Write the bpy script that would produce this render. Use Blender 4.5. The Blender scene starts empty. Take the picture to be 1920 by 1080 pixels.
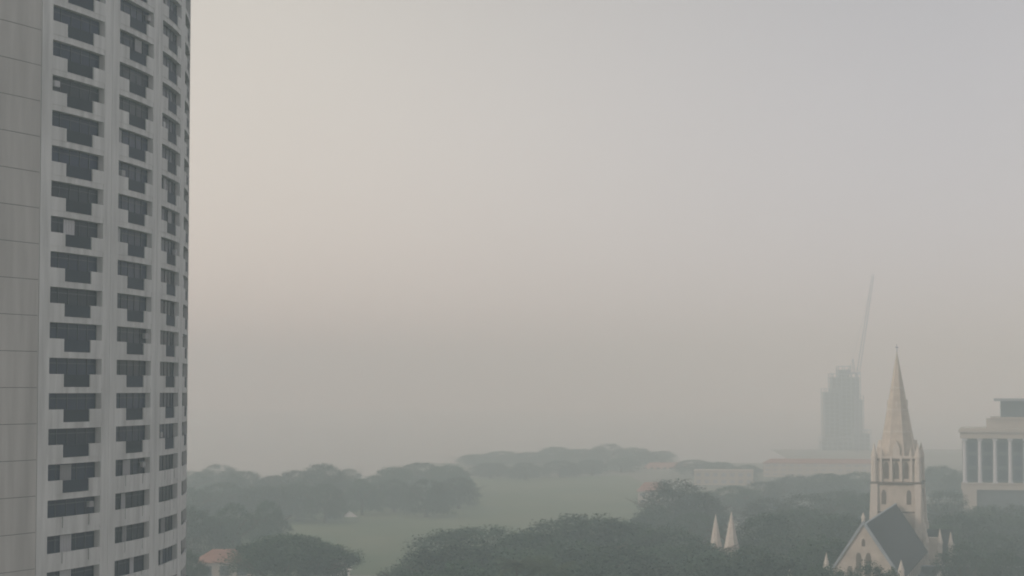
import bpy, bmesh, math, random
from mathutils import Vector, Matrix
R = math.radians
S = bpy.context.scene
COL = S.collection
# ---------------------------------------------------------------- camera
F = 3700.0                      # focal length in pixels of a 1920 wide frame
PITCH = R(2.95)
CAMZ = 52.0
cam = bpy.data.cameras.new('camera')
cam.sensor_width = 36.0
cam.lens = F / 1920 * 36
cam.clip_start = 1.0
cam.clip_end = 20000
cam.dof.use_dof = True
cam.dof.focus_distance = 42.0
cam.dof.aperture_fstop = 2.0
co = bpy.data.objects.new('camera', cam)
COL.objects.link(co)
co.location = (0, 0, CAMZ)
co.rotation_euler = (R(90) + PITCH, 0, 0)
S.camera = co
# ---------------------------------------------------------------- light
SUN_EL, SUN_AZ = 30.0, -118.0    # azimuth measured from +Y (the view direction), minus = left
w = bpy.data.worlds.new('World')
S.world = w
w.use_nodes = True
nt = w.node_tree
nt.nodes.clear()
out = nt.nodes.new('ShaderNodeOutputWorld')
bg = nt.nodes.new('ShaderNodeBackground')
bg.inputs['Strength'].default_value = 0.15
sky = nt.nodes.new('ShaderNodeTexSky')
sky.sky_type = 'NISHITA'
sky.sun_disc = False
sky.sun_elevation = R(SUN_EL)
sky.sun_rotation = R(SUN_AZ)
sky.air_density = 1.0
sky.dust_density = 6.0
sky.ozone_density = 1.0
hsv = nt.nodes.new('ShaderNodeHueSaturation')
hsv.inputs['Saturation'].default_value = 0.12
# an overcast veil: mix the clear sky with an even grey-white one, warmer towards the left
tc = nt.nodes.new('ShaderNodeTexCoord')
sep = nt.nodes.new('ShaderNodeSeparateXYZ')
ramp = nt.nodes.new('ShaderNodeMapRange')
ramp.inputs['From Min'].default_value = -0.22
ramp.inputs['From Max'].default_value = 0.24
ramp.interpolation_type = 'SMOOTHSTEP'
veil = nt.nodes.new('ShaderNodeMix')
veil.data_type = 'RGBA'
veil.inputs['A'].default_value = (5.75, 5.5, 4.95, 1)
veil.inputs['B'].default_value = (3.9, 3.92, 4.22, 1)
cloud = nt.nodes.new('ShaderNodeTexNoise')
cloud.inputs['Scale'].default_value = 2.2
cloud.inputs['Detail'].default_value = 3.0
cr = nt.nodes.new('ShaderNodeMapRange')
cr.inputs['To Min'].default_value = 0.90
cr.inputs['To Max'].default_value = 1.10
vm = nt.nodes.new('ShaderNodeVectorMath')
vm.operation = 'SCALE'
mixs = nt.nodes.new('ShaderNodeMix')
mixs.data_type = 'RGBA'
mixs.inputs['Factor'].default_value = 0.85
L = nt.links.new
L(tc.outputs['Generated'], sep.inputs[0])
L(sep.outputs['X'], ramp.inputs['Value'])
L(ramp.outputs['Result'], veil.inputs['Factor'])
L(tc.outputs['Generated'], cloud.inputs['Vector'])
L(cloud.outputs['Fac'], cr.inputs['Value'])
L(veil.outputs['Result'], vm.inputs[0])
L(cr.outputs['Result'], vm.inputs['Scale'])
L(sky.outputs['Color'], hsv.inputs['Color'])
L(hsv.outputs['Color'], mixs.inputs['A'])
L(vm.outputs['Vector'], mixs.inputs['B'])
zr_ = nt.nodes.new('ShaderNodeMapRange')
zr_.inputs['From Min'].default_value = 0.2
zr_.inputs['From Max'].default_value = 1.0
zr_.inputs['To Min'].default_value = 1.0
zr_.inputs['To Max'].default_value = 0.75
L(sep.outputs['Z'], zr_.inputs['Value'])
zs = nt.nodes.new('ShaderNodeVectorMath')
zs.operation = 'SCALE'
L(mixs.outputs['Result'], zs.inputs[0])
lo_ = nt.nodes.new('ShaderNodeMapRange')      # the thick bright layer low in the sky
lo_.inputs['From Min'].default_value = 0.04
lo_.inputs['From Max'].default_value = 0.20
lo_.inputs['To Min'].default_value = 1.22
lo_.inputs['To Max'].default_value = 0.88
mu_ = nt.nodes.new('ShaderNodeMath')
mu_.operation = 'MULTIPLY'
L(sep.outputs['Z'], lo_.inputs['Value'])
L(lo_.outputs['Result'], mu_.inputs[0])
L(zr_.outputs['Result'], mu_.inputs[1])
L(mu_.outputs['Value'], zs.inputs['Scale'])
L(zs.outputs['Vector'], bg.inputs['Color'])
L(bg.outputs['Background'], out.inputs['Surface'])
sl = bpy.data.lights.new('sun', 'SUN')
sl.energy = 1.2
sl.angle = R(10)
sl.color = (1.0, 0.91, 0.80)
so = bpy.data.objects.new('sun', sl)
COL.objects.link(so)
sd = Vector((math.sin(R(SUN_AZ)) * math.cos(R(SUN_EL)), math.cos(R(SUN_AZ)) * math.cos(R(SUN_EL)), math.sin(R(SUN_EL))))
so.rotation_euler = sd.to_track_quat('Z', 'Y').to_euler()
so.location = (-200, -100, 300)
S.view_settings.view_transform = 'Standard'
S.view_settings.look = 'None'
S.view_settings.gamma = 1.0
S.view_settings.exposure = 0.0
S.cycles.volume_bounces = 8
S.cycles.max_bounces = 12
S.cycles.filter_width = 1.5
HAZE = 1.06e-3

# ---------------------------------------------------------------- helpers
def at(px, py, D):
    """world point on the ray through a pixel of the 1920x1080 frame, at distance D along +Y"""
    a, b = (px - 960) / F, (540 - py) / F
    d = Vector((a, math.cos(PITCH) - b * math.sin(PITCH), math.sin(PITCH) + b * math.cos(PITCH)))
    return Vector((0, 0, CAMZ)) + d * (D / d.y)

def mat(name, col, rough=0.8, var=0.0, scale=1.0, spec=0.3, col2=None, bump=0.0, rand=0.0, stretch=None, metallic=0.0):
    m = bpy.data.materials.new(name)
    m.use_nodes = True
    t = m.node_tree
    b = t.nodes['Principled BSDF']
    b.inputs['Roughness'].default_value = rough
    b.inputs['Metallic'].default_value = metallic
    b.inputs['Specular IOR Level'].default_value = spec
    c = (*col, 1)
    b.inputs['Base Color'].default_value = c
    src = None
    if var > 0 or col2:
        g = t.nodes.new('ShaderNodeTexCoord')
        mp = t.nodes.new('ShaderNodeMapping')
        if stretch:
            mp.inputs['Scale'].default_value = stretch
        n = t.nodes.new('ShaderNodeTexNoise')
        n.inputs['Scale'].default_value = scale
        n.inputs['Detail'].default_value = 5
        t.links.new(g.outputs['Object'], mp.inputs['Vector'])
        t.links.new(mp.outputs['Vector'], n.inputs['Vector'])
        r = t.nodes.new('ShaderNodeMapRange')
        r.inputs['From Min'].default_value = 0.3
        r.inputs['From Max'].default_value = 0.7
        t.links.new(n.outputs['Fac'], r.inputs['Value'])
        mx = t.nodes.new('ShaderNodeMix')
        mx.data_type = 'RGBA'
        c2 = col2 if col2 else tuple(x * (1 - var) for x in col)
        mx.inputs['A'].default_value = c
        mx.inputs['B'].default_value = (*c2, 1)
        t.links.new(r.outputs['Result'], mx.inputs['Factor'])
        src = mx.outputs['Result']
        if bump > 0:
            bp = t.nodes.new('ShaderNodeBump')
            bp.inputs['Strength'].default_value = bump
            t.links.new(n.outputs['Fac'], bp.inputs['Height'])
            t.links.new(bp.outputs['Normal'], b.inputs['Normal'])
    if rand > 0:
        oi = t.nodes.new('ShaderNodeObjectInfo')
        h = t.nodes.new('ShaderNodeHueSaturation')
        r1 = t.nodes.new('ShaderNodeMapRange')
        r1.inputs['To Min'].default_value = 1 - rand
        r1.inputs['To Max'].default_value = 1 + rand
        t.links.new(oi.outputs['Random'], r1.inputs['Value'])
        t.links.new(r1.outputs['Result'], h.inputs['Value'])
        if src:
            t.links.new(src, h.inputs['Color'])
        else:
            h.inputs['Color'].default_value = c
        src = h.outputs['Color']
    if src:
        t.links.new(src, b.inputs['Base Color'])
    return m

class MB:
    """collects faces and links them as one mesh object"""
    def __init__(s):
        s.v, s.f, s.mi = [], [], []
    def poly(s, pts, m=0):
        i = len(s.v)
        s.v += [tuple(p) for p in pts]
        s.f.append(tuple(range(i, i + len(pts))))
        s.mi.append(m)
    def faces(s, pts, fs, m=0):
        i = len(s.v)
        s.v += [tuple(p) for p in pts]
        for f in fs:
            s.f.append(tuple(i + k for k in f))
            s.mi.append(m)
    def box(s, x0, x1, y0, y1, z0, z1, m=0, fn=None):
        P = [(x, y, z) for z in (z0, z1) for x, y in ((x0, y0), (x1, y0), (x1, y1), (x0, y1))]
        if fn:
            P = [fn(*p) for p in P]
        s.faces(P, [(3, 2, 1, 0), (4, 5, 6, 7), (0, 1, 5, 4), (1, 2, 6, 5), (2, 3, 7, 6), (3, 0, 4, 7)], m)
    def prism(s, ring0, ring1, m=0, cap=True):
        n = len(ring0)
        P = list(ring0) + list(ring1)
        fs = [(i, (i + 1) % n, n + (i + 1) % n, n + i) for i in range(n)]
        if cap:
            fs += [tuple(reversed(range(n))), tuple(range(n, 2 * n))]
        s.faces(P, fs, m)
    def cone(s, c, r0, r1, z0, z1, n=8, ph=0.0, m=0, cap=True):
        a = [(c[0] + r0 * math.cos(ph + k * 2 * math.pi / n), c[1] + r0 * math.sin(ph + k * 2 * math.pi / n), z0) for k in range(n)]
        b = [(c[0] + r1 * math.cos(ph + k * 2 * math.pi / n), c[1] + r1 * math.sin(ph + k * 2 * math.pi / n), z1) for k in range(n)]
        s.prism(a, b, m, cap)
    def tube(s, p, q, r0, r1=None, n=6, m=0):
        p, q = Vector(p), Vector(q)
        r1 = r0 if r1 is None else r1
        d = (q - p).normalized()
        u = d.orthogonal().normalized()
        v = d.cross(u)
        A = [p + (u * math.cos(k * 2 * math.pi / n) + v * math.sin(k * 2 * math.pi / n)) * r0 for k in range(n)]
        B = [q + (u * math.cos(k * 2 * math.pi / n) + v * math.sin(k * 2 * math.pi / n)) * r1 for k in range(n)]
        s.prism(A, B, m)
    def build(s, name, mats, parent=None, smooth=False):
        me = bpy.data.meshes.new(name)
        me.from_pydata(s.v, [], s.f)
        ms = mats if isinstance(mats, (list, tuple)) else [mats]
        for k in ms:
            me.materials.append(k)
        me.polygons.foreach_set('material_index', s.mi)
        if smooth:
            me.polygons.foreach_set('use_smooth', [True] * len(s.f))
        me.update()
        o = bpy.data.objects.new(name, me)
        COL.objects.link(o)
        if parent:
            o.parent = parent
        return o

def tag(o, label=None, cat=None, group=None, kind=None):
    for k, v in (('label', label), ('category', cat), ('group', group), ('kind', kind)):
        if v:
            o[k] = v
    return o

def empty(name, loc, rz=0.0):
    o = bpy.data.objects.new(name, None)
    COL.objects.link(o)
    o.location = loc
    o.rotation_euler = (0, 0, rz)
    return o

M = {}
M['concrete'] = mat('painted_concrete', (0.52, 0.505, 0.485), 0.85, 0.26, 0.7, bump=0.05, stretch=(1, 1, 0.12))
M['concrete_band'] = mat('concrete_band', (0.66, 0.665, 0.66), 0.85, 0.30, 1.1, stretch=(1, 1, 0.12))
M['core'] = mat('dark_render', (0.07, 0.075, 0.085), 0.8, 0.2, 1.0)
M['glass'] = mat('window_glass', (0.010, 0.016, 0.045), 0.3, spec=0.12, rand=0.5)
M['frame'] = mat('dark_frame', (0.07, 0.075, 0.085), 0.5)
M['curtain'] = mat('curtain', (0.42, 0.42, 0.44), 0.9, rand=0.3)
M['balus'] = mat('tinted_balustrade', (0.016, 0.022, 0.042), 0.55, spec=0.1, rand=0.3)
M['stone'] = mat('church_stone', (0.55, 0.495, 0.43), 0.9, 0.22, 0.6, bump=0.1)
M['stone_trim'] = mat('church_stone_trim', (0.60, 0.555, 0.50), 0.9, 0.15, 1.2)
M['louvre'] = mat('louvre', (0.16, 0.14, 0.12), 0.9)
M['slate'] = mat('roof_slate', (0.045, 0.052, 0.06), 0.75, 0.3, 1.2)
M['coping'] = mat('lead_coping', (0.34, 0.38, 0.42), 0.7, 0.2, 1.0)
M['cream'] = mat('cream_wall', (0.40, 0.365, 0.325), 0.9, 0.15, 0.2)
M['white'] = mat('white_wall', (0.75, 0.73, 0.70), 0.85, 0.1, 0.2)
M['terracotta'] = mat('terracotta_roof', (0.30, 0.15, 0.11), 0.9, 0.3, 0.4)
M['column'] = mat('pale_column', (0.50, 0.51, 0.56), 0.8, 0.12, 0.5)
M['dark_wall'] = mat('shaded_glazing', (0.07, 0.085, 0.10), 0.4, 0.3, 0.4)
M['site'] = mat('raw_concrete', (0.30, 0.32, 0.36), 0.9, 0.25, 0.2)
M['steel'] = mat('crane_steel', (0.18, 0.18, 0.26), 0.6)
M['bark'] = mat('bark', (0.10, 0.08, 0.06), 0.95, 0.3, 2.0)
M['leaf'] = mat('rain_tree_leaves', (0.024, 0.054, 0.030), 0.75, col2=(0.040, 0.074, 0.036), scale=0.25, rand=0.4, spec=0.2)
M['leaf_dark'] = mat('dark_leaves', (0.020, 0.046, 0.026), 0.7, col2=(0.034, 0.060, 0.030), scale=0.3, rand=0.4, spec=0.2)
M['palm'] = mat('palm_leaves', (0.035, 0.055, 0.022), 0.6, rand=0.2)

# ---------------------------------------------------------------- ground
GY1 = 5200
g = MB()
g.poly([(-3200, -300, 0), (3200, -300, 0), (3200, GY1, 0), (-3200, GY1, 0)])
M['ground'] = mat('ground_cover', (0.11, 0.12, 0.085), 0.95, col2=(0.19, 0.185, 0.16), scale=0.012)
tag(g.build('ground', M['ground']), kind='structure')
# the playing field: short, patchy, pale grass
fm = mat('field_grass', (0.058, 0.10, 0.042), 0.95, col2=(0.115, 0.135, 0.07), scale=0.03, stretch=(1, 0.4, 1))
fld = MB()
pts = [at(px, py, 600) for px, py in ()]
def gpt(px, py, z=0.0):
    d = at(px, py, 1.0) - Vector((0, 0, CAMZ))
    return Vector((0, 0, CAMZ)) + d * ((CAMZ - z) / -d.z)
outl = [gpt(400, 1079), gpt(1000, 1079), gpt(1210, 985), gpt(1240, 925), gpt(1180, 892), gpt(850, 896), gpt(730, 932), gpt(600, 958), gpt(450, 990), gpt(380, 1020)]
fld.poly([(p.x, p.y, 0.004 * 5) for p in outl])
tag(fld.build('playing_field', fm), kind='structure')
M['asphalt'] = mat('asphalt', (0.06, 0.06, 0.062), 0.9, 0.2, 0.05)
rd = MB()
rd.poly([(-900, 520, 0.012), (900, 505, 0.012), (900, 522, 0.012), (-900, 537, 0.012)])
tag(rd.build('road', M['asphalt']), kind='structure')
kb = MB()
kb.faces([(-900, 537.4, 0), (900, 522.4, 0), (900, 522.9, 0), (-900, 537.9, 0), (-900, 537.4, .14), (900, 522.4, .14), (900, 522.9, .14), (-900, 537.9, .14)],
         [(4, 5, 6, 7), (0, 1, 5, 4), (2, 3, 7, 6)])
tag(kb.build('kerb', M['concrete']), kind='structure')

wt = MB()  # unseen water, added beyond the park to keep the horizon pale
wt.poly([(-3190, 1000, 0.03), (-90, 1010, 0.03), (-60, 1400, 0.03), (200, 1400, 0.03), (225, 1725, 0.03), (3190, 1760, 0.03), (3190, GY1 - 10, 0.03), (-3190, GY1 - 10, 0.03)])
M['added_water'] = mat('added_water_surface', (0.10, 0.13, 0.13), 0.22, 0.2, 0.02, spec=0.5)
tag(wt.build('added_water', M['added_water']), kind='structure')

# ---------------------------------------------------------------- the round apartment tower
TCX, TCY, TR, TA0, TS, TW = -118.2, 196.23, 84.84, 0.3638, 11.774, 8.763
FH = 3.0
Z0 = 66.7 % FH          # height of a window head above a multiple of FH
def cyl(a, d, z):
    """arc length a to the right of the first bay, depth d into the building"""
    t = TA0 - a / TR
    r = TR - d
    return (TCX + r * math.cos(t), TCY - r * math.sin(t), z)
def arcbox(mb, a0, a1, d0, d1, z0, z1, m=0, step=3.0):
    n = max(1, int(math.ceil((a1 - a0) / step)))
    lo, hi = [], []
    A = [a0 + (a1 - a0) * k / n for k in range(n + 1)]
    ring = [(a, d0) for a in A] + [(a, d1) for a in reversed(A)]
    mb.prism([cyl(a, d, z0) for a, d in ring], [cyl(a, d, z1) for a, d in ring], m, cap=False)
    for k in range(n):
        for z in (z0, z1):
            mb.poly([cyl(A[k], d0, z), cyl(A[k + 1], d0, z), cyl(A[k + 1], d1, z), cyl(A[k], d1, z)], m)
TOP = Z0 + 31 * FH + 0.5
tower = empty('apartment_tower', (0, 0, 0))
tag(tower, 'tall curved grey concrete apartment tower with stacked recessed balconies along the left edge', 'building')
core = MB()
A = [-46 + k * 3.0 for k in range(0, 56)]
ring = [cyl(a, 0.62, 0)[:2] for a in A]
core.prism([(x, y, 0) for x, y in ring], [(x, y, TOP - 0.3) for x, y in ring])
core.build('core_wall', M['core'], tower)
# ribs between the bays, with a fine shadow groove down the middle
NB = 6
rib = MB()
for k in range(0, NB + 1):
    a0, a1 = (k - 1) * TS + TW, k * TS
    if k == 0:
        arcbox(rib, -1.55, 0, 0, 0.62, 0, TOP)
    else:
        m_ = (a0 + a1) / 2
        arcbox(rib, a0, m_ - 0.03, 0, 0.62, 0, TOP)
        arcbox(rib, m_ + 0.03, a1, 0, 0.62, 0, TOP)
        arcbox(rib, m_ - 0.03, m_ + 0.03, 0.05, 0.62, 0, TOP)
rib.build('rib', M['concrete_band'], tower)
# slab edge bands
sb = MB()
for i in range(0, 32):
    zh = Z0 + i * FH
    for k in range(NB):
        arcbox(sb, k * TS, k * TS + TW, 0.03, 0.62, zh, zh + 0.48)
sb.build('slab_edge', M['concrete_band'], tower)
# blank panelled wall left of the bays, and the rest of the drum beyond the bays
pn = MB()
a_left = -46
for i in range(-1, 32):
    z0 = max(0, Z0 + (i - 1) * FH + 0.5)
    z1 = Z0 + i * FH + 0.5 - 0.05
    if z1 <= z0:
        continue
    for (a, b) in ((-6.9 * 1 - 1.6, -1.62), (-24, -8.56), (-46, -24.06), ((NB) * TS + 0.05, NB * TS + 24), (NB * TS + 24.06, 118)):
        arcbox(pn, a, b, 0.02, 0.25, z0, z1)
pn.build('wall_panel', M['concrete'], tower)
bk = MB()
arcbox(bk, -46, -1.6, 0.07, 0.6, 0, TOP - 0.1)
bk.build('backing_wall', M['frame'], tower)
bk = MB()
arcbox(bk, NB * TS + 0.05, 118, 0.07, 0.6, 0, TOP - 0.1)
bk.build('backing_wall', M['frame'], tower)
rf = MB()
rf.poly([cyl(a, 0.3, TOP - 0.05) for a in A])
rf.build('roof', M['concrete'], tower)
rnd = random.Random(4)
i_first = int((34 - Z0) / FH)
for k in range(NB):
    for i in range(i_first, 31):
        if k >= 5:
            continue
        zf = Z0 + (i - 1) * FH + 0.48     # balcony floor
        zh = Z0 + i * FH                  # head
        a0, a1 = k * TS, k * TS + TW
        low = zh < (43.6 if k == 0 else 46.6)                   # lower storeys: solid parapets with slots
        # window wall at the back
        wn = MB()
        arcbox(wn, a0 + 0.15, a1 - 0.15, 0.52, 0.58, zf + 0.02, zh - 0.02, 0)
        W = wn.build('window', M['glass'], tower)
        fr = MB()
        for q in range(6):
            aa = a0 + 0.2 + q * (TW - 0.46) / 5
            arcbox(fr, aa, aa + 0.07, 0.47, 0.54, zf + 0.03, zh - 0.03)
        arcbox(fr, a0 + 0.2, a1 - 0.2, 0.48, 0.53, zf + 2.05, zf + 2.12)
        fr.build('window_frame', M['frame'], W)
        pr = rnd.random()
        if pr < (0.75 if i < i_first + 5 else 0.12):
            cu = MB()
            c0 = a0 + rnd.choice([0.3, 2.2, 2.4, 2.6, 4.5]) + rnd.random() * 0.3
            n = 8 if rnd.random() < 0.7 else 14
            for q in range(n):
                arcbox(cu, c0 + q * 0.13, c0 + q * 0.13 + 0.11, 0.40 + 0.03 * (q % 2), 0.45 + 0.03 * (q % 2), zf + 0.05, zh - 0.1)
            cu.build('curtain', M['curtain'], W)
        if rnd.random() < 0.22:
            ac = MB()
            c0 = a0 + rnd.choice([0.5, 1.0, 7.0, 7.4])
            z_ = zf + rnd.choice([1.25, 1.6])
            arcbox(ac, c0, c0 + 0.8, 0.12, 0.42, z_, z_ + 0.5)
            ac.build('air_conditioner', M['curtain'], W)
        # parapet of the balcony
        pp = MB()
        hp = 1.15
        if low:
            arcbox(pp, a0, a0 + 0.25 * TW, 0.0, 0.18, zf, zf + hp - 0.1)
            arcbox(pp, a0 + 0.25 * TW, a0 + 0.27 * TW, 0.0, 0.18, zf, zf + 0.1)
            arcbox(pp, a0 + 0.27 * TW, a0 + 0.745 * TW, 0.0, 0.18, zf, zf + hp - 0.1)
            arcbox(pp, a0 + 0.745 * TW, a0 + 0.775 * TW, 0.0, 0.18, zf, zf + 0.1)
            arcbox(pp, a0 + 0.775 * TW, a1, 0.0, 0.18, zf, zf + hp - 0.1)
            PP = pp.build('parapet', M['concrete_band'], tower)
        else:
            arcbox(pp, a0, a0 + 0.255 * TW, 0.0, 0.18, zf, zf + hp)
            arcbox(pp, a0 + 0.255 * TW, a0 + 0.765 * TW, 0.0, 0.18, zf, zf + 0.05)
            arcbox(pp, a0 + 0.765 * TW, a1, 0.0, 0.18, zf, zf + hp)
            PP = pp.build('parapet', M['concrete_band'], tower)
            gl = MB()
            arcbox(gl, a0 + 0.257 * TW, a0 + 0.763 * TW, 0.10, 0.13, zf + 0.06, zf + hp - 0.10)
            arcbox(gl, a0 + 0.257 * TW, a0 + 0.763 * TW, 0.08, 0.15, zf + hp - 0.1, zf + hp - 0.05)
            gl.build('balustrade', M['balus'], PP)

# ---------------------------------------------------------------- the church
CH = at(1684, 900, 497)
church = empty('church', (CH.x, CH.y, 0), R(-15.8) * 1)
tag(church, 'cream stone gothic church with a tall pointed spire and a steep dark slate roof', 'church')
# local frame: -Y runs along the nave towards the viewer
church.rotation_euler = (0, 0, R(-15.8))
GZ = 23.8                                # ridge of the nave
HW, SL = 7.2, 1.5
EZ = GZ - HW * SL
YG = -87.0
def gablebox(mb, x0, x1, y0, y1, z0, ze, zr, m=0):
    xm = (x0 + x1) / 2
    a = [(x0, y0, z0), (x1, y0, z0), (x1, y0, ze), (xm, y0, zr), (x0, y0, ze)]
    b = [(x, y1, z) for x, y, z in a]
    mb.prism(a, b, m)
def lancet(mb, cx, y, z0, w_, h, d=0.12, m=0, axis='x'):
    """pointed opening standing proud of a wall by d (towards -y, or +x / -x)"""
    n = 5
    top = z0 + h
    pts = [(-w_ / 2, z0), (w_ / 2, z0), (w_ / 2, top - w_)]
    pts += [(w_ / 2 * math.cos(R(90 * k / n)), top - w_ + w_ * math.sin(R(90 * k / n))) for k in range(1, n + 1)]
    pts += [(-w_ / 2 * math.cos(R(90 * k / n)), top - w_ + w_ * math.sin(R(90 * k / n))) for k in range(n - 1, 0, -1)]
    pts += [(-w_ / 2, top - w_)]
    if axis == 'x':
        a = [(cx + p, y - d, z) for p, z in pts]
        b = [(cx + p, y + 0.3, z) for p, z in pts]
    else:
        a = [(y + (d if axis == '+' else -d), cx + p, z) for p, z in pts]
        b = [(y - (0.3 if axis == '+' else -0.3), cx + p, z) for p, z in pts]
    mb.prism(a, b, m)
nave = MB()
gablebox(nave, -HW + 0.3, HW - 0.3, YG + 0.9, -6.7, 0, EZ - 0.5, GZ - 0.9)
nave.build('nave_wall', M['stone'], church)
gw = MB()
gablebox(gw, -HW - 0.1, HW + 0.1, YG, YG + 0.9, 0, EZ - 0.1, GZ + 0.1)
for s in (-1, 1):
    gw.box(s * (HW + 0.1) - 0.7, s * (HW + 0.1) + 0.7, YG - 0.9, YG + 1.0, 0, EZ + 0.2)
GW = gw.build('gable_wall', M['stone'], church)
for cx, z0, h, w_ in ((-2.9, 8.5, 6.8, 1.0), (-1.0, 8.5, 9.6, 1.1), (1.0, 8.5, 9.6, 1.1), (2.9, 8.5, 6.8, 1.0), (0, 19.4, 1.6, 0.7)):
    ws = MB()
    lancet(ws, cx, YG, z0, w_, h, 0.05)
    ws.build('lancet_window', M['louvre'], GW)
for cx in (-3.9, -2.0, 0, 2.0, 3.9):
    bs = MB()
    bs.box(cx - 0.16, cx + 0.16, YG - 0.28, YG - 0.01, 6, 17.2 - abs(cx) * 0.9)
    bs.build('mullion', M['stone_trim'], GW)
cp = MB()
for s in (-1, 1):
    t0 = 0.55
    a = [(0, YG - 0.35, GZ + 0.1), (0, YG - 0.35, GZ + 0.1 + t0 * 1.6), (s * (HW + 0.7), YG - 0.35, EZ - 0.9 + t0 * 1.5), (s * (HW + 0.7), YG - 0.35, EZ - 0.9)]
    b = [(x, YG + 1.25, z) for x, y, z in a]
    cp.prism(a, b)
CPO = cp.build('coping', M['coping'], church)
fi = MB()
fi.cone((0, YG + 0.4), 0.42, 0.3, GZ + 0.7, GZ + 1.5, 6)
fi.cone((0, YG + 0.4), 0.5, 0.03, GZ + 1.5, GZ + 2.6, 6)
fi.build('finial', M['stone_trim'], church)
rfm = MB()
for s in (-1, 1):
    a = [(0, YG + 1.3, GZ - 0.15), (0, YG + 1.3, GZ), (s * (HW + 0.45), YG + 1.3, EZ - 0.6), (s * (HW + 0.45), YG + 1.3, EZ - 0.85)]
    b = [(x, -6.6, z) for x, y, z in a]
    rfm.prism(a, b)
NR = rfm.build('nave_roof', M['slate'], church)
rg = MB()
rg.box(-0.18, 0.18, YG + 1.3, -6.6, GZ - 0.05, GZ + 0.16)
rg.build('ridge', M['coping'], NR)
# clerestory windows and pinnacled buttresses along the nave
for q in range(12):
    yy = YG + 6 + q * 6.3
    for s, ax in ((1, '+'), (-1, '-')):
        cw, bt = MB(), MB()
        lancet(cw, yy, s * (HW - 0.3), 8.6, 1.1, 3.6, 0.06, axis=ax)
        bt.box(min(s * 12.2, s * 13.4), max(s * 12.2, s * 13.4), yy + 2.6, yy + 3.5, 0, 8.2)
        bt.cone((s * 12.8, yy + 3.05), 0.7, 0.05, 8.2, 11.2, 4, R(45))
        cw.build('clerestory_window', M['louvre'], church)
        bt.build('aisle_buttress', M['stone_trim'], church)
ai = MB()
ai.box(-12.3, -HW + 0.29, YG + 2.5, -8, 0, 6.2)
ai.build('aisle_wall', M['stone'], church)
ai = MB()
ai.box(HW - 0.29, 12.3, YG + 2.5, -8, 0, 6.2)
ai.build('aisle_wall', M['stone'], church)
for s in (-1, 1):
    ar = MB()
    a = [(s * (HW - 0.25), YG + 2.3, 8.3), (s * (HW - 0.25), YG + 2.3, 8.5), (s * 12.7, YG + 2.3, 6.4), (s * 12.7, YG + 2.3, 6.21)]
    b = [(x, -8, z) for x, y, z in a]
    ar.prism(a, b)
    ar.build('aisle_roof', M['slate'], church)
# corner turrets of the near front
for (x, y, r_, zb, zt) in ((-HW - 0.5, YG, 0.75, EZ + 0.1, EZ + 4.9), (HW + 0.5, YG, 0.75, EZ + 0.1, EZ + 3.8), (-15.6, YG + 2, 0.55, 0, 14.6), (-17.2, YG + 3, 0.45, 0, 12.8), (12.9, YG + 2, 0.8, 0, 13.0)):
    pt_ = MB()
    if zb < 1:
        pt_.box(x - r_ * 0.75, x + r_ * 0.75, y - r_ * 0.75, y + r_ * 0.75, 0, zt - 3.2)
        zb = zt - 3.2
    pt_.cone((x, y), r_, r_ * 0.8, zb, zb + (zt - zb) * 0.35, 8)
    pt_.cone((x, y), r_ * 1.0, 0.04, zb + (zt - zb) * 0.35, zt, 8)
    pt_.build('turret', M['stone_trim'], church)
# ---- tower
tw = MB()
H1, H2 = 28.9, 34.6
def sq(h, z):
    return [(-h, -h, z), (h, -h, z), (h, h, z), (-h, h, z)]
tw.prism(sq(6.9, 0), sq(6.5, 14))
tw.prism(sq(6.5, 14), sq(6.2, H1))
tw.prism(sq(5.85, H1), sq(5.8, H2))
TW_ = tw.build('tower_wall', M['stone'], church)
for sx in (-1, 1):
    for sy in (-1, 1):
        tb = MB()
        for (za, zb, e0, e1) in ((0, 10, 8.6, 8.2), (10, 19, 7.9, 7.5), (19, H1, 7.2, 6.7)):
            for k in range(2):
                # pairs of stepped buttresses clasping each corner
                a, b = [], []
                for z, e, L_ in ((za, e0, a), (zb, e1, b)):
                    if k == 0:
                        xs, ys = (4.9, 6.5), (6.0, e)
                    else:
                        xs, ys = (6.0, e), (4.9, 6.5)
                    L_ += [(sx * xs[0], sy * ys[0], z), (sx * xs[1], sy * ys[0], z), (sx * xs[1], sy * ys[1], z), (sx * xs[0], sy * ys[1], z)]
                tb.prism(a, b)
        tb.build('tower_buttress', M['stone_trim'], church)
st = MB()
for z, h, e in ((H1 - 0.25, 0.5, 6.75), (14, 0.4, 6.75), (H2 - 0.2, 0.5, 6.15), (21.5, 0.35, 6.5)):
    st.prism(sq(e, z), sq(e, z + h))
st.build('string_course', M['louvre'], church)
for ax in ('f', '+', '-'):
    for c in (-2.6, 0, 2.6):
        lv = MB()
        if ax == 'f':
            lancet(lv, c, -5.83, H1 + 1.0, 1.35, 4.2, 0.05)
        else:
            lancet(lv, c, 5.83 if ax == '+' else -5.83, H1 + 1.0, 1.35, 4.2, 0.05, axis=ax)
        lv.build('belfry_louvre', M['louvre'], TW_)
    for c in (-3.3, 3.3):
        lv = MB()
        if ax == 'f':
            lancet(lv, c, -6.32, 23.6, 1.2, 3.6, 0.05)
        else:
            lancet(lv, c, 6.32 if ax == '+' else -6.32, 23.6, 1.2, 3.6, 0.05, axis=ax)
        lv.build('tower_window', M['louvre'], TW_)
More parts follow.
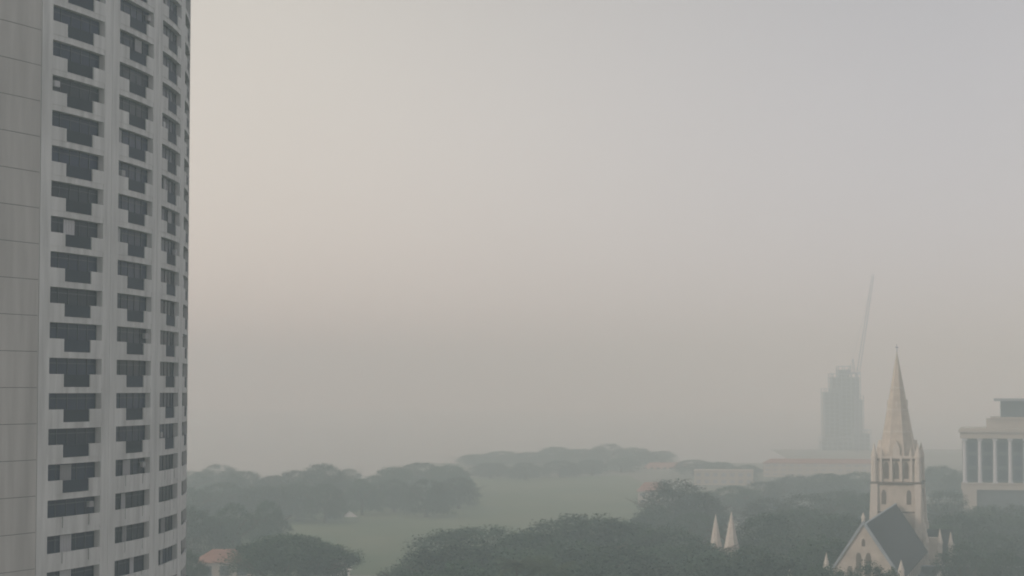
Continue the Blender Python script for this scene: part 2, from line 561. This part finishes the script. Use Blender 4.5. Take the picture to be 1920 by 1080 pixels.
for c in (-4.0, -1.3, 1.3, 4.0):
    for s in (-1, 1):
        bf = MB()
        bf.box(c - 0.28, c + 0.28, s * 6.05 - 0.3, s * 6.05 + 0.3, H1 + 0.26, H2 + 0.7)
        bf.build('belfry_shaft', M['stone_trim'], TW_)
        bf = MB()
        bf.box(s * 6.05 - 0.3, s * 6.05 + 0.3, c - 0.28, c + 0.28, H1 + 0.26, H2 + 0.7)
        bf.build('belfry_shaft', M['stone_trim'], TW_)
for sx in (-1, 1):
    for sy in (-1, 1):
        pk = MB()
        x, y = sx * 5.75, sy * 5.75
        pk.cone((x, y), 1.0, 0.85, H1 + 0.3, H2 + 0.6, 8, R(22.5))
        pk.cone((x, y), 1.0, 0.03, H2 + 0.6, H2 + 4.2, 8, R(22.5))
        for dx, dy in ((-sx * 1.9, 0), (0, -sy * 1.9)):
            pk.cone((x + dx, y + dy), 0.42, 0.4, H2 + 0.2, H2 + 1.2, 6)
            pk.cone((x + dx, y + dy), 0.48, 0.03, H2 + 1.2, H2 + 3.2, 6)
        pk.build('pinnacle', M['stone_trim'], church)
pw = MB()
for s in (-1, 1):
    pw.box(-4.9, 4.9, s * 5.85 - 0.15, s * 5.85 + 0.15, H2 + 0.31, H2 + 1.0)
    pw.box(s * 5.85 - 0.15, s * 5.85 + 0.15, -4.9, 4.9, H2 + 0.31, H2 + 1.0)
pw.build('tower_parapet', M['stone_trim'], TW_)
spz0, spz1, spr = H2 + 0.2, 61.6, 5.25
sp = MB()
def spr_at(z):
    return spr * (spz1 - z) / (spz1 - spz0) + 0.05
zc = [spz0, 41.5, 47.0, 52.5, spz1 - 0.2]
for a, b in zip(zc, zc[1:]):
    sp.cone((0, 0), spr_at(a), spr_at(b), a, b, 8, R(22.5))
SP = sp.build('spire', M['stone'], church)
bd = MB()
for z in zc[1:-1]:
    bd.cone((0, 0), spr_at(z) + 0.12, spr_at(z) + 0.08, z - 0.18, z + 0.22, 8, R(22.5))
for k in range(8):
    t = R(22.5 + 45 * k)
    bd.tube((spr_at(spz0) * math.cos(t), spr_at(spz0) * math.sin(t), spz0), (0.08 * math.cos(t), 0.08 * math.sin(t), spz1 - 0.3), 0.14, 0.07, 4)
bd.build('spire_band', M['stone_trim'], SP)
for t in (0, 90, 180, 270):
    for z, s_ in ((spz0 + 0.4, 1.0), (47.6, 0.45)):
        lu = MB()
        rr = spr_at(z) * math.cos(R(22.5))
        c, s = math.cos(R(t)), math.sin(R(t))
        def tf(u, v, zz):
            return (c * u - s * v, s * u + c * v, zz)
        h = 4.2 * s_
        a = [tf(rr + 0.35 * s_, v * s_, z + dz) for v, dz in ((-0.9, 0), (0.9, 0), (0.9, h * 0.55), (0, h), (-0.9, h * 0.55))]
        b = [tf(rr - 1.6 * s_, v * s_, z + dz) for v, dz in ((-0.9, 0), (0.9, 0), (0.9, h * 0.55), (0, h), (-0.9, h * 0.55))]
        lu.prism(a, b)
        lu.build('lucarne', M['stone_trim'], SP)
cr_ = MB()
cr_.box(-0.07, 0.07, -0.07, 0.07, spz1 - 0.3, spz1 + 1.8)
cr_.box(-0.5, 0.5, -0.055, 0.055, spz1 + 0.95, spz1 + 1.1)
cr_.build('cross', M['steel'], SP)
for o in [q for q in COL.objects if q.parent == church and q.name.split('.')[0] in ('tower_wall', 'tower_buttress', 'string_course', 'pinnacle', 'spire')]:
    o.scale = (0.93, 0.93, 1)
# transept beside the tower
ts = MB()
a = [(6.0, -4.5, 0), (6.0, 4.5, 0), (6.0, 4.5, 9.5), (6.0, 0, 17.0), (6.0, -4.5, 9.5)]
ts.prism(a, [(13.0, y, z) for x, y, z in a])
ts.box(7.2, 10.6, -7.5, -4.0, 0, 15.6)
TSO = ts.build('transept_wall', M['stone'], church)
ts = MB()
ts.box(-10.6, -6.0, -4, 4, 0, 9)
ts.build('vestry_wall', M['stone'], church)
tz = MB()
for s in (-1, 1):
    a = [(7.0, 0, 17.0), (7.0, 0, 17.3), (7.0, s * 4.9, 9.1), (7.0, s * 4.9, 8.8)]
    tz.prism(a, [(13.4, y, z) for x, y, z in a])
tz.build('transept_roof', M['slate'], TSO)
for x, y, zt in ((13.0, -4.6, 17.0), (13.0, 4.6, 15.0), (10.6, -7.5, 15.9 + 2), (7.3, -7.5, 15.9 + 2)):
    tp = MB()
    tp.box(x - 0.55, x + 0.55, y - 0.55, y + 0.55, 0, zt - 3.5)
    tp.cone((x, y), 0.75, 0.04, zt - 3.5, zt, 8)
    tp.build('transept_pinnacle', M['stone_trim'], TSO)

# twin little spires standing in the trees
tq = empty('church_porch', (*at(1357, 1000, 488).xy, 0), R(-10))
tag(tq, 'small cream stone porch with two slender pointed spires rising between dark trees', 'porch')
pb = MB()
pb.box(-3.3, 3.3, -2, 6, 0, 9.2)
pb.build('porch_wall', M['stone'], tq)
for x, zt, r_ in ((-1.95, 21.4, 1.5), (1.9, 22.1, 1.8)):
    q = MB()
    q.cone((x, 0), r_, r_ * 0.95, 0, 13.0, 8, R(22.5))
    q.cone((x, 0), r_ * 1.12, r_ * 1.12, 13.0, 13.35, 8, R(22.5))
    q.build('turret_shaft', M['stone'], tq)
    q = MB()
    q.cone((x, 0), r_ * 1.08, 0.05, 13.35, zt, 8, R(22.5))
    q.build('spire', M['stone_trim'], tq)

# ---------------------------------------------------------------- low hall on the right of the church
hp = at(1850, 1066, 470)
hall = empty('parish_hall', (hp.x, hp.y, 0), R(-6))
tag(hall, 'long low hall with a dark slate roof at the foot of the spire, bottom right', 'building')
b = MB()
b.box(-22, 26, 0, 9, 0, 5.2)
HWL = b.build('wall', M['stone'], hall)
b = MB()
zr = hp.z
for s in (-1, 1):
    a = [(-22.6, 4.5, zr - 0.2), (-22.6, 4.5, zr), (-22.6, 4.5 + s * 5.1, 5.0), (-22.6, 4.5 + s * 5.1, 4.8)]
    b.prism(a, [(26.6, y, z) for x, y, z in a])
HR = b.build('roof', M['slate'], hall)
b = MB()
b.box(-22.6, 26.6, 4.3, 4.7, zr - 0.05, zr + 0.22)
b.build('ridge', M['coping'], HR)
for q in range(9):
    b = MB()
    lancet(b, -19.5 + q * 5.4, 0, 1.4, 1.1, 2.9, 0.05)
    b.build('window', M['louvre'], hall)

# ---------------------------------------------------------------- the colonnaded civic building
cb = at(1808, 905, 760)
civ = empty('colonnaded_building', (cb.x, cb.y, 0), R(-13.5))
tag(civ, 'civic building with a row of tall pale columns at the right edge', 'building')
zb, zt, zc2 = at(1808, 905, 760).z, at(1808, 822, 760).z, at(1808, 805, 760).z
b = MB(); b.box(-0.6, 62, 2.6, 40, 0, zt); b.build('wall', M['dark_wall'], civ)
b = MB()
b.box(-1.2, 62, -0.9, 2.59, zb - 2.6, zb)
b.box(-1.2, 62, -1.3, 2.58, zb - 0.5, zb - 0.1)
b.build('podium', M['cream'], civ)
b = MB(); b.box(-0.7, 4.6, -1.0, 2.57, 0, zb - 2.6); b.build('corner_pier', M['cream'], civ)
b = MB(); b.box(4.6, 62, 0.6, 2.57, 0, zb - 2.61); b.build('base_wall', M['dark_wall'], civ)  # shade below the podium is put into this wall's dark colour
b = MB()
b.box(-1.4, 62.3, -1.2, 40.4, zt, zc2 - 1.1)
b.box(-2.0, 62.9, -1.9, 41.0, zc2 - 1.1, zc2 - 0.3)
b.box(-1.5, 62.3, -1.3, 40.4, zc2 - 0.3, zc2 + 0.3)
b.build('entablature', M['cream'], civ)
for q in range(11):
    x = 0.3 + q * 5.65
    c = MB()
    c.box(x - 0.95, x + 0.95, -0.75, 1.15, zb, zb + 0.6)
    c.cone((x, 0.2), 0.78, 0.66, zb + 0.6, zt - 0.9, 14)
    c.box(x - 0.95, x + 0.95, -0.75, 1.15, zt - 0.9, zt)
    c.build('column', M['column'], civ)
for q in range(10):
    x = 3.1 + q * 5.65
    for z0, h in ((zb + 1.0, 4.0), (zb + 6.4, 4.0), (zb + 11.8, 3.6)):
        c = MB()
        c.box(x - 1.5, x + 1.5, 2.48, 2.59, z0, z0 + h)
        c.build('window', M['glass'], civ)
za, zd = at(1880, 798, 775).z, at(1880, 748, 775).z
b = MB()
b.box(8.5, 60, 9, 36, zc2 + 0.3, zc2 + 3.8)
b.box(10, 60, 8.4, 36.6, zc2 + 3.8, zc2 + 4.6)
b.build('attic', M['cream'], civ)
b = MB()
b.box(14, 58, 12, 34, zc2 + 4.6, zd - 0.8)
b.build('rooftop_block', M['dark_wall'], civ)
b = MB()
b.box(11.5, 60, 10.5, 35.5, zd - 0.8, zd + 0.2)
b.build('roof_slab', M['site'], civ)

# ---------------------------------------------------------------- unfinished tower block and its crane
D = 1700
ub = at(1588, 840, D)
u = empty('building_under_construction', (ub.x, ub.y, 0), 0)
tag(u, 'unfinished bluish concrete block fading in the haze below the crane', 'building')
sc_ = D / F
def X(px): return (px - 1588) * sc_
def Z(py): return at(1588, py, D).z
vols = [(1546, 1576, 728, 0, 18), (1562, 1617, 700, 4, 24), (1576, 1600, 686, 8, 20), (1600, 1634, 806, 0, 20), (1540, 1600, 820, -3, 16), (1604, 1622, 742, 3, 18)]
sk = MB(); slb = MB(); gln = MB()
for x0, x1, yt, y0, y1 in vols:
    zt_ = Z(yt)
    a, b_ = X(x0), X(x1)
    n = int(zt_ / 3.6)
    for i in range(n + 1):
        z = zt_ - i * 3.6
        if z > 0.6:
            slb.box(a, b_, y0, y1, z - 0.45, z)
    m_ = max(2, int((b_ - a) / 4.0))
    for i in range(m_ + 1):
        x = a + 0.35 + (b_ - a - 0.7) * i / m_
        for y in (y0 + 0.4, y1 - 0.4):
            sk.box(x - 0.3, x + 0.3, y - 0.3, y + 0.3, 0, zt_ - 0.46)
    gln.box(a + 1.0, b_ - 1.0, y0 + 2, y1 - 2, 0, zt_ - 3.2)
slb.build('floor_slab', M['site'], u)
sk.build('pillar', M['site'], u)
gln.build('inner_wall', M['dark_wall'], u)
for px, py in ((1560, 700), (1572, 692), (1610, 690), (1598, 684), (1566, 722)):
    for k in range(3):
        rb = MB()
        rb.box(X(px) + k * 0.8, X(px) + k * 0.8 + 0.25, 9, 9.25, Z(py) - 8, Z(py) + (k % 2) * 1.5)
        rb.build('formwork_post', M['steel'], u)

D = 1640
cb_ = at(1606, 700, D)
cr = empty('tower_crane', (cb_.x, cb_.y, 0), 0)
tag(cr, 'tower crane with a long steeply raised jib above the unfinished block', 'crane')
def lattice(mb, p, q, w0, w1, n):
    p, q = Vector(p), Vector(q)
    d = (q - p).normalized()
    u_ = d.cross(Vector((0, 1, 0))).normalized()
    v_ = d.cross(u_)
    prev = None
    for i in range(n + 1):
        t = i / n
        c = p.lerp(q, t)
        w_ = w0 + (w1 - w0) * t
        cs = [c + (u_ * a + v_ * b) * w_ / 2 for a, b in ((-1, -1), (1, -1), (1, 1), (-1, 1))]
        if prev:
            for k in range(4):
                mb.tube(prev[k], cs[k], 0.16, n=4)
                mb.tube(prev[k], cs[(k + 1) % 4], 0.09, n=4)
                mb.tube(cs[k], cs[(k + 1) % 4], 0.09, n=4)
        prev = cs
tipw = at(1637, 515, D)
hz = cb_.z
mb = MB(); lattice(mb, (0, 0, 0), (0, 0, hz), 2.2, 2.2, 24); mb.build('mast', M['steel'], cr)
mb = MB(); lattice(mb, (1.5, 0, hz + 1.0), (tipw.x - cb_.x, 0, tipw.z), 2.4, 1.6, 20); mb.build('jib', M['steel'], cr)
mb = MB(); mb.box(-8, 2, -1.4, 1.4, hz, hz + 0.8); mb.box(-8.2, -5.2, -1.5, 1.5, hz + 0.8, hz + 3.2); mb.build('counterweight_deck', M['steel'], cr)
mb = MB(); lattice(mb, (-2, 0, hz + 0.8), (-3, 0, hz + 12), 1.6, 0.8, 4); mb.tube((-3, 0, hz + 12), ((tipw.x - cb_.x) * 0.9, 0, hz + (tipw.z - hz) * 0.9), 0.08, n=4); mb.tube((-3, 0, hz + 12), (-7, 0, hz + 1), 0.1, n=4); mb.build('back_mast', M['steel'], cr)
mb = MB(); mb.box(0.9, 2.9, -2.9, -1.4, hz - 1.2, hz + 1.2); mb.build('operator_cab', M['column'], cr)

# ---------------------------------------------------------------- low buildings round the field
def block(name, px0, px1, py, D, label, cat, wall, depth=16, rz=None, floors=None, roof=None, roofh=0.0, group=None, wincol='dark_wall'):
    a, b_ = at(px0, py, D), at(px1, py, D)
    o = empty(name, ((a.x + b_.x) / 2, D, 0), -math.atan2((a.x + b_.x) / 2, D) if rz is None else rz)
    tag(o, label, cat, group)
    hw = (b_.x - a.x) / 2
    z = a.z
    m1 = MB(); m1.box(-hw, hw, 0, depth, 0, z - roofh); m1.build('wall', wall, o)
    if roof:
        m1 = MB()
        e = 0.6
        m1.faces([(-hw - e, -e, z - roofh), (hw + e, -e, z - roofh), (hw + e, depth + e, z - roofh), (-hw - e, depth + e, z - roofh), (-hw + depth * 0.3, depth / 2, z), (hw - depth * 0.3, depth / 2, z)],
                 [(3, 2, 1, 0), (0, 1, 5, 4), (1, 2, 5), (2, 3, 4, 5), (3, 0, 4)])
        m1.build('roof', roof, o)
    else:
        m1 = MB(); m1.box(-hw - 0.3, hw + 0.3, -0.3, depth + 0.3, z, z + 0.7); m1.build('roof', wall, o)
    fh = 3.6 if not floors else (z - roofh) / floors
    nf = int((z - roofh) / fh)
    cnt = 0
    nw = max(2, min(14, int(2 * hw / 4.2)))
    for i in range(nf - 1, -1, -1):
        if cnt > 6:
            break
        cnt += 1
        for k in range(nw):
            m1 = MB()
            x = -hw + 2 * hw * (k + 0.5) / nw
            m1.box(x - hw / nw * 0.55, x + hw / nw * 0.55, -0.12, 0.1, i * fh + 1.0, i * fh + fh - 0.9)
            m1.build('window', M[wincol], o)
    return o
block('low_building', 1432, 1642, 861, 1180, 'long low cream building above the trees left of the spire', 'building', M['cream'], 14, floors=3, roof=M['terracotta'], roofh=2.5, wincol='site')
block('low_building', 1204, 1300, 868, 1300, 'hazy terracotta-roofed building at the far end of the field', 'building', M['cream'], 16, floors=3, roof=M['terracotta'], roofh=5)
block('low_building', 1302, 1412, 884, 1080, 'pale low building with flat roof just above the round tree', 'building', M['cream'], 14, floors=2, wincol='site')
block('low_building', 1196, 1250, 905, 900, 'small cream house with a tiled roof at the left edge of the round tree', 'building', M['cream'], 10, floors=2, roof=M['terracotta'], roofh=4)
block('low_building', 1120, 1190, 884, 1260, 'faint pale pavilion at the far end of the grass field', 'building', M['cream'], 12, floors=2)
block('clubhouse', 372, 470, 1033, 545, 'low clubhouse with a red tiled roof near the foot of the tower', 'building', M['cream'], 13, R(8), floors=1, roof=M['terracotta'], roofh=3.2)
block('pavilion', 618, 656, 1058, 520, 'small white pavilion at the right foot of the broad tree by the clubhouse', 'pavilion', M['white'], 7, floors=1, roof=M['white'], roofh=1.4)

# white tents on the grass
def tent(px, py, wd, label):
    p = gpt(px, py)
    o = empty('marquee_tent', (p.x, p.y, 0), R(12))
    tag(o, label, 'tent')
    m1 = MB()
    h = wd / 2
    m1.faces([(-h, -h, 2.4), (h, -h, 2.4), (h, h, 2.4), (-h, h, 2.4), (0, 0, 4.6)], [(0, 1, 4), (1, 2, 4), (2, 3, 4), (3, 0, 4)])
    m1.build('canopy', M['white'], o)
    for x, y in ((-h, -h), (h, -h), (h, h), (-h, h)):
        m1 = MB(); m1.tube((x * .96, y * .96, 0), (x * .96, y * .96, 2.4), 0.07); m1.build('pole', M['frame'], o)
tent(655, 980, 6.0, 'small white peaked tent at the left side of the field')

# ---------------------------------------------------------------- trees
def crown_mesh(seed, rx, ry, hz_, nclump, leaf=0.62, flat=0.45, per=46, shell=0.5, low=0.03):
    """broad rain-tree crown: leaf clumps on an uneven umbrella, base at z=0, top near z=hz_"""
    r = random.Random(seed)
    v, f = [], []
    lobes = [(0, 0, 0.72, 1.0)]
    for k in range(r.randint(7, 10)):
        t = r.random() * 6.283
        d = 0.40 + 0.32 * r.random()
        lobes.append((d * math.cos(t), d * math.sin(t), r.uniform(0.26, 0.42), r.uniform(0.55, 0.95)))
    n = 0
    while n < nclump:
        lb = r.choices(lobes, weights=[q_[2] ** 2 for q_ in lobes])[0]
        t, q = r.random() * 6.283, r.random() ** 0.5
        sx, sy = lb[0] + lb[2] * q * math.cos(t), lb[1] + lb[2] * q * math.sin(t)
        dome = math.sqrt(max(0, 1 - q * q))
        zt_ = hz_ * (flat + (1 - flat) * dome) * lb[3]
        zb_ = hz_ * low * lb[3]
        z = zt_ if r.random() < shell else r.uniform(zb_, zt_)
        cx, cy = sx * rx, sy * ry
        cz = z + r.gauss(0, 0.02) * hz_
        n += 1
        cs = r.uniform(0.7, 1.35)
        for _ in range(per):
            gx, gy, gz = (max(-1.4, min(1.4, r.gauss(0, 1))) for _k in range(3))
            px_, py_, pz_ = cx + gx * 0.85 * cs, cy + gy * 0.85 * cs, cz + gz * 0.6 * cs
            a = Vector((r.gauss(0, 1), r.gauss(0, 1), r.gauss(0, 0.45))).normalized()
            b = a.cross(Vector((r.gauss(0, 0.5), r.gauss(0, 0.5), 1))).normalized()
            L_ = leaf * r.uniform(0.5, 1.2)
            P = Vector((px_, py_, pz_))
            i = len(v)
            v.extend([tuple(P - a * L_ * 0.5), tuple(P + b * L_ * 0.28), tuple(P + a * L_ * 0.5), tuple(P - b * L_ * 0.28)])
            f.append((i, i + 1, i + 2, i + 3))
    return v, f
def mesh_from(name, v, f, m):
    me = bpy.data.meshes.new(name)
    me.from_pydata(v, [], f)
    me.materials.append(m)
    me.update()
    return me
def trunk_mesh(seed, h, spread, r0):
    r = random.Random(seed)
    m1 = MB()
    hb = h * 0.38
    m1.tube((0, 0, -0.2), (0.2, 0.1, hb), r0 * 1.15, r0 * 0.8, 8)
    for k in range(7):
        t = k * 0.9 + r.random() * 0.5
        e = spread * r.uniform(0.3, 0.62)
        mid = Vector((e * 0.5 * math.cos(t), e * 0.5 * math.sin(t), h * r.uniform(0.52, 0.60)))
        end = Vector((e * math.cos(t + 0.15), e * math.sin(t + 0.15), h * r.uniform(0.70, 0.82)))
        m1.tube((0.2, 0.1, hb - 0.3), mid, r0 * 0.5, r0 * 0.32, 6)
        m1.tube(mid, end, r0 * 0.32, r0 * 0.1, 5)
        for s in (-0.5, 0.5):
            e2 = mid + Vector((e * 0.4 * math.cos(t + s), e * 0.4 * math.sin(t + s), h * 0.18))
            m1.tube(mid, e2, r0 * 0.22, r0 * 0.07, 5)
    me = bpy.data.meshes.new('trunk')
    me.from_pydata(m1.v, [], m1.f)
    me.materials.append(M['bark'])
    me.update()
    return me
PROTO = []
for k in range(6):
    # unit tree: 20 m tall, crown 24 m across
    v, f = crown_mesh(50 + k, 12.5, 12.5, 17.5, 620, flat=0.30, leaf=0.62, per=52)
    me = mesh_from('crown', [(x, y, z + 2.0) for x, y, z in v], f, M['leaf'])
    PROTO.append((me, trunk_mesh(k, 20, 24, 0.75)))
PROTO_R = []
for k in range(3):
    # rounder, denser tree
    v, f = crown_mesh(90 + k, 8.5, 8.5, 16.0, 400, flat=0.25, leaf=0.6, per=46)
    me = mesh_from('crown', [(x, y, z + 3.0) for x, y, z in v], f, M['leaf_dark'])
    PROTO_R.append((me, trunk_mesh(20 + k, 19, 16, 0.5)))
PROTO_U = []
for k in range(2):
    # open umbrella crown carried high
    v, f = crown_mesh(70 + k, 12.5, 12.5, 10.0, 700, flat=0.28, low=0.12, per=60, leaf=0.6)
    me = mesh_from('crown', [(x, y, z + 10.4) for x, y, z in v], f, M['leaf'])
    PROTO_U.append((me, trunk_mesh(k, 20, 24, 0.75)))
trnd = random.Random(11)
TREES = []
ORD = ['leftmost', 'second from left', 'third from left', 'fourth from left', 'fifth from left', 'sixth from left', 'seventh from left', 'eighth from left', 'ninth from left', 'tenth from left']
def far_belt(rows, label, group, D):
    for n, (px, ty, wpx) in enumerate(sorted(rows)):
        tree(px, ty, at(px, ty, D + 6 * (n % 3)).z, wpx, label + ', ' + ('rightmost' if n == len(rows) - 1 else ORD[n]), group, False, D + 6 * (n % 3))
def tree(px, topy, H, wpx, label, group, rounded=False, D=None):
    """a tree whose top shows at (px, topy); H its height in metres, wpx the crown's width in photo pixels"""
    if D is None:
        D = (CAMZ - H) * F / (topy - 731)
    x = (px - 960) / F * D
    protos = PROTO_R if rounded is True else PROTO_U if rounded == 'u' else PROTO
    me, tr = protos[trnd.randrange(len(protos))]
    o = empty('rain_tree' if rounded is not True else 'shade_tree', (x, D, 0), trnd.random() * 6.283)
    wm = wpx / F * D / (15.5 if rounded is True else 22.0 if rounded == 'u' else 19.0)
    o.scale = (wm, wm, H / (19.0 if rounded is True else 19.6))
    tag(o, label, 'tree', group)
    c = bpy.data.objects.new('crown', me); COL.objects.link(c); c.parent = o
    t = bpy.data.objects.new('trunk', tr); COL.objects.link(t); t.parent = o
    TREES.append((px, topy))
    return o
# --- the standing-out ones
tree(545, 1012, 17.5, 225, 'broad low-domed rain tree alone at the bottom, between the red-roofed clubhouse and the field', None, 'u')
tree(1262, 903, 22, 165, 'large round-headed tree at the right edge of the field, level with the far houses', None, True)
tree(905, 989, 19, 285, 'broad tree at the left front corner of the big dark grove', None)
tree(1090, 968, 21, 300, 'highest broad tree on the skyline of the big dark grove', None)
tree(805, 1040, 16, 150, 'low spreading tree at the far left tip of the big dark grove', None)
tree(604, 871, 19, 100, 'dome-shaped hazy tree standing out of the far left row', None)
# --- belts
def belt(rows, label, group, rounded=0.0, H=(15, 18)):
    rows = sorted(rows)
    for n, (px, ty, wpx) in enumerate(rows):
        lab = label + ', ' + ('rightmost' if n == len(rows) - 1 else ORD[n])
        tree(px, ty, trnd.uniform(*H), wpx, lab, group, trnd.random() < rounded)
g_ = 'far left row of trees'
belt([(358, 884, 90), (412, 872, 84), (462, 884, 80), (512, 893, 80), (556, 882, 76), (655, 880, 60), (700, 893, 60), (738, 876, 84), (790, 868, 96), (845, 873, 84)],
     'hazy grey-green tree in the farthest row left of the field', g_, 0, (13, 15))
g_ = 'wood left of the field'
belt([(350, 915, 110), (420, 906, 110), (490, 912, 105), (560, 908, 100), (612, 908, 70), (680, 900, 64), (740, 900, 70), (800, 900, 84), (860, 896, 80)],
     'grey-green tree in the second row left of the field', g_, 0, (13, 15))
belt([(355, 950, 110), (440, 946, 90), (505, 940, 70)], 'spreading tree in the third row left of the field', g_)
belt([(356, 1030, 60)], 'tree between the tower and the red-roofed clubhouse', g_)
belt([(338, 1068, 70)], 'dark treetop below the red-roofed clubhouse', g_)
g_ = 'faint trees beyond the field'
far_belt([(890, 852, 70), (940, 846, 72), (990, 848, 70), (1040, 838, 74), (1090, 842, 70), (1140, 833, 76), (1190, 840, 70), (1240, 846, 60)], 'very faint tree in the last row beyond the field', g_, 1350)
belt([(920, 868, 70), (985, 868, 66), (1050, 864, 70), (1110, 862, 60), (1165, 858, 64)], 'faint tree at the far edge of the grass', g_, 0, (8.5, 10.5))
belt([(1300, 862, 70), (1350, 866, 64), (1400, 872, 60)], 'faint tree behind the flat-roofed pale building', g_, 0, (8.5, 10.5))
g_ = 'grove left of the spire'
belt([(1375, 912, 110), (1430, 902, 100), (1490, 892, 110), (1550, 888, 110), (1610, 886, 110)], 'hazy tree before the long cream building', g_, 0.4, (13, 15))
belt([(1310, 925, 100), (1440, 935, 120), (1510, 925, 130), (1580, 920, 130), (1640, 925, 110)], 'dark tree in the middle of the grove left of the spire', g_, 0.4)
belt([(1230, 950, 110), (1300, 962, 110)], 'dark tree just below the round-headed tree', g_, 0.4)
g_ = 'trees right of the spire'
belt([(1760, 874, 90), (1800, 885, 80)], 'hazy tree between the spire and the columns', g_, 0.4)
belt([(1770, 920, 110), (1850, 948, 110), (1910, 945, 120)], 'tree directly below the columned building', g_, 0.4)
belt([(1760, 985, 100), (1790, 965, 110), (1830, 958, 130), (1900, 965, 130)], 'dark tree in the middle rows right of the spire', g_, 0.4)
belt([(1800, 1020, 110), (1850, 1000, 130), (1880, 1035, 110), (1920, 1005, 130)], 'dark tree behind the long slate-roofed hall', g_, 0.4)
g_ = 'big dark grove at the bottom'
belt([(1000, 1000, 220), (1170, 985, 230), (1240, 990, 220), (1440, 966, 150), (1500, 955, 190), (1570, 965, 180)], 'broad dark tree in the back row of the big grove', g_, 0.15, (17, 20))
belt([(1310, 1022, 170), (1410, 1026, 170), (1480, 1000, 200), (1540, 1010, 170)], 'broad dark tree around the twin small spires', g_, 0.15, (17, 20))
belt([(880, 1022, 240), (960, 1035, 250), (1060, 1020, 260), (1150, 1025, 250), (1250, 1025, 240), (1340, 1045, 230), (1440, 1048, 230), (1530, 1062, 130)], 'broad dark tree in the middle row of the big grove', g_, 0.15, (17, 20))
belt([(775, 1076, 100), (860, 1062, 230), (1100, 1060, 260), (1220, 1062, 250)], 'dark treetop cut by the bottom edge below the field', g_, 0.15, (17, 20))
# trees that hide the foot of the church front
for px, ty, wpx, D_, lab in ((1625, 1060, 120, 385, 'dark leafy treetop in front of the church gable'), (1560, 1070, 100, 380, 'dark treetop at the left corner of the church gable'), (1500, 1072, 100, 385, 'dark treetop at the bottom edge, well left of the church gable'), (1672, 1074, 70, 372, 'small treetop at the right foot of the church gable')):
    tree(px, ty, at(px, ty, D_).z, wpx, lab, 'trees in front of the church gable', True, D_)

# palms poking up in the grove
def palm_meshes(seed):
    r = random.Random(seed)
    m1 = MB()
    for k in range(18):
        t = k * 2.399 + r.random() * 0.4
        up = r.uniform(0.1, 1.2)
        pts_ = []
        p = Vector((0, 0, 0)); d = Vector((math.cos(t), math.sin(t), up)).normalized()
        for q in range(9):
            pts_.append(p.copy())
            p = p + d * 0.5
            d = (d + Vector((0, 0, -0.16))).normalized()
        side = Vector((-math.sin(t), math.cos(t), 0))
        for q in range(8):
            w_ = 1.5 * math.sin(0.5 + q / 8 * 2.5)
            for s in (-1, 1):
                for e in range(2):
                    a = pts_[q].lerp(pts_[q + 1], e * 0.5)
                    b = a + (pts_[q + 1] - pts_[q]) * 0.32
                    tip = a + side * s * w_ + (pts_[q + 1] - pts_[q]) * 0.6 + Vector((0, 0, -0.35 * w_))
                    m1.poly([a, b, tip])
    fr_ = bpy.data.meshes.new('frond')
    fr_.from_pydata(m1.v, [], m1.f); fr_.materials.append(M['palm']); fr_.update()
    m2 = MB()
    m2.tube((0, 0, -14), (0.1, 0, 0.1), 0.24, 0.15, 8)
    tk = bpy.data.meshes.new('trunk')
    tk.from_pydata(m2.v, [], m2.f); tk.materials.append(M['bark']); tk.update()
    return fr_, tk
for n, (px, ty, D_, lab) in enumerate(((968, 1050, 330, 'left palm top poking out of the grove at the bottom edge'), (1012, 1045, 335, 'tallest palm top, middle of the three at the bottom edge'), (1046, 1056, 328, 'right-hand palm top of the three at the bottom edge'))):
    fm_, tk_ = palm_meshes(n)
    p = at(px, ty, D_)
    o = empty('palm_tree', (p.x, p.y, 0), n * 1.1)
    s = (p.z - 1.2) / 14
    tag(o, lab, 'palm tree', 'palms at the bottom edge')
    for nm, me in (('crown', fm_), ('trunk', tk_)):
        c = bpy.data.objects.new(nm, me); COL.objects.link(c); c.parent = o; c.location = (0, 0, p.z - 1.2)

# ---------------------------------------------------------------- the haze
hzb = MB()
hzb.box(-3300, 3300, -400, GY1 + 100, -1.0, 142.0)
hm = bpy.data.materials.new('haze')
hm.use_nodes = True
t = hm.node_tree
t.nodes.clear()
o_ = t.nodes.new('ShaderNodeOutputMaterial')
pv = t.nodes.new('ShaderNodeVolumePrincipled')
pv.inputs['Color'].default_value = (0.74, 0.90, 0.95, 1)
pv.inputs['Absorption Color'].default_value = (0.93, 0.76, 0.30, 1)
pv.inputs['Density'].default_value = HAZE
pv.inputs['Anisotropy'].default_value = 0.0
t.links.new(pv.outputs['Volume'], o_.inputs['Volume'])
tag(hzb.build('haze', hm), kind='stuff')
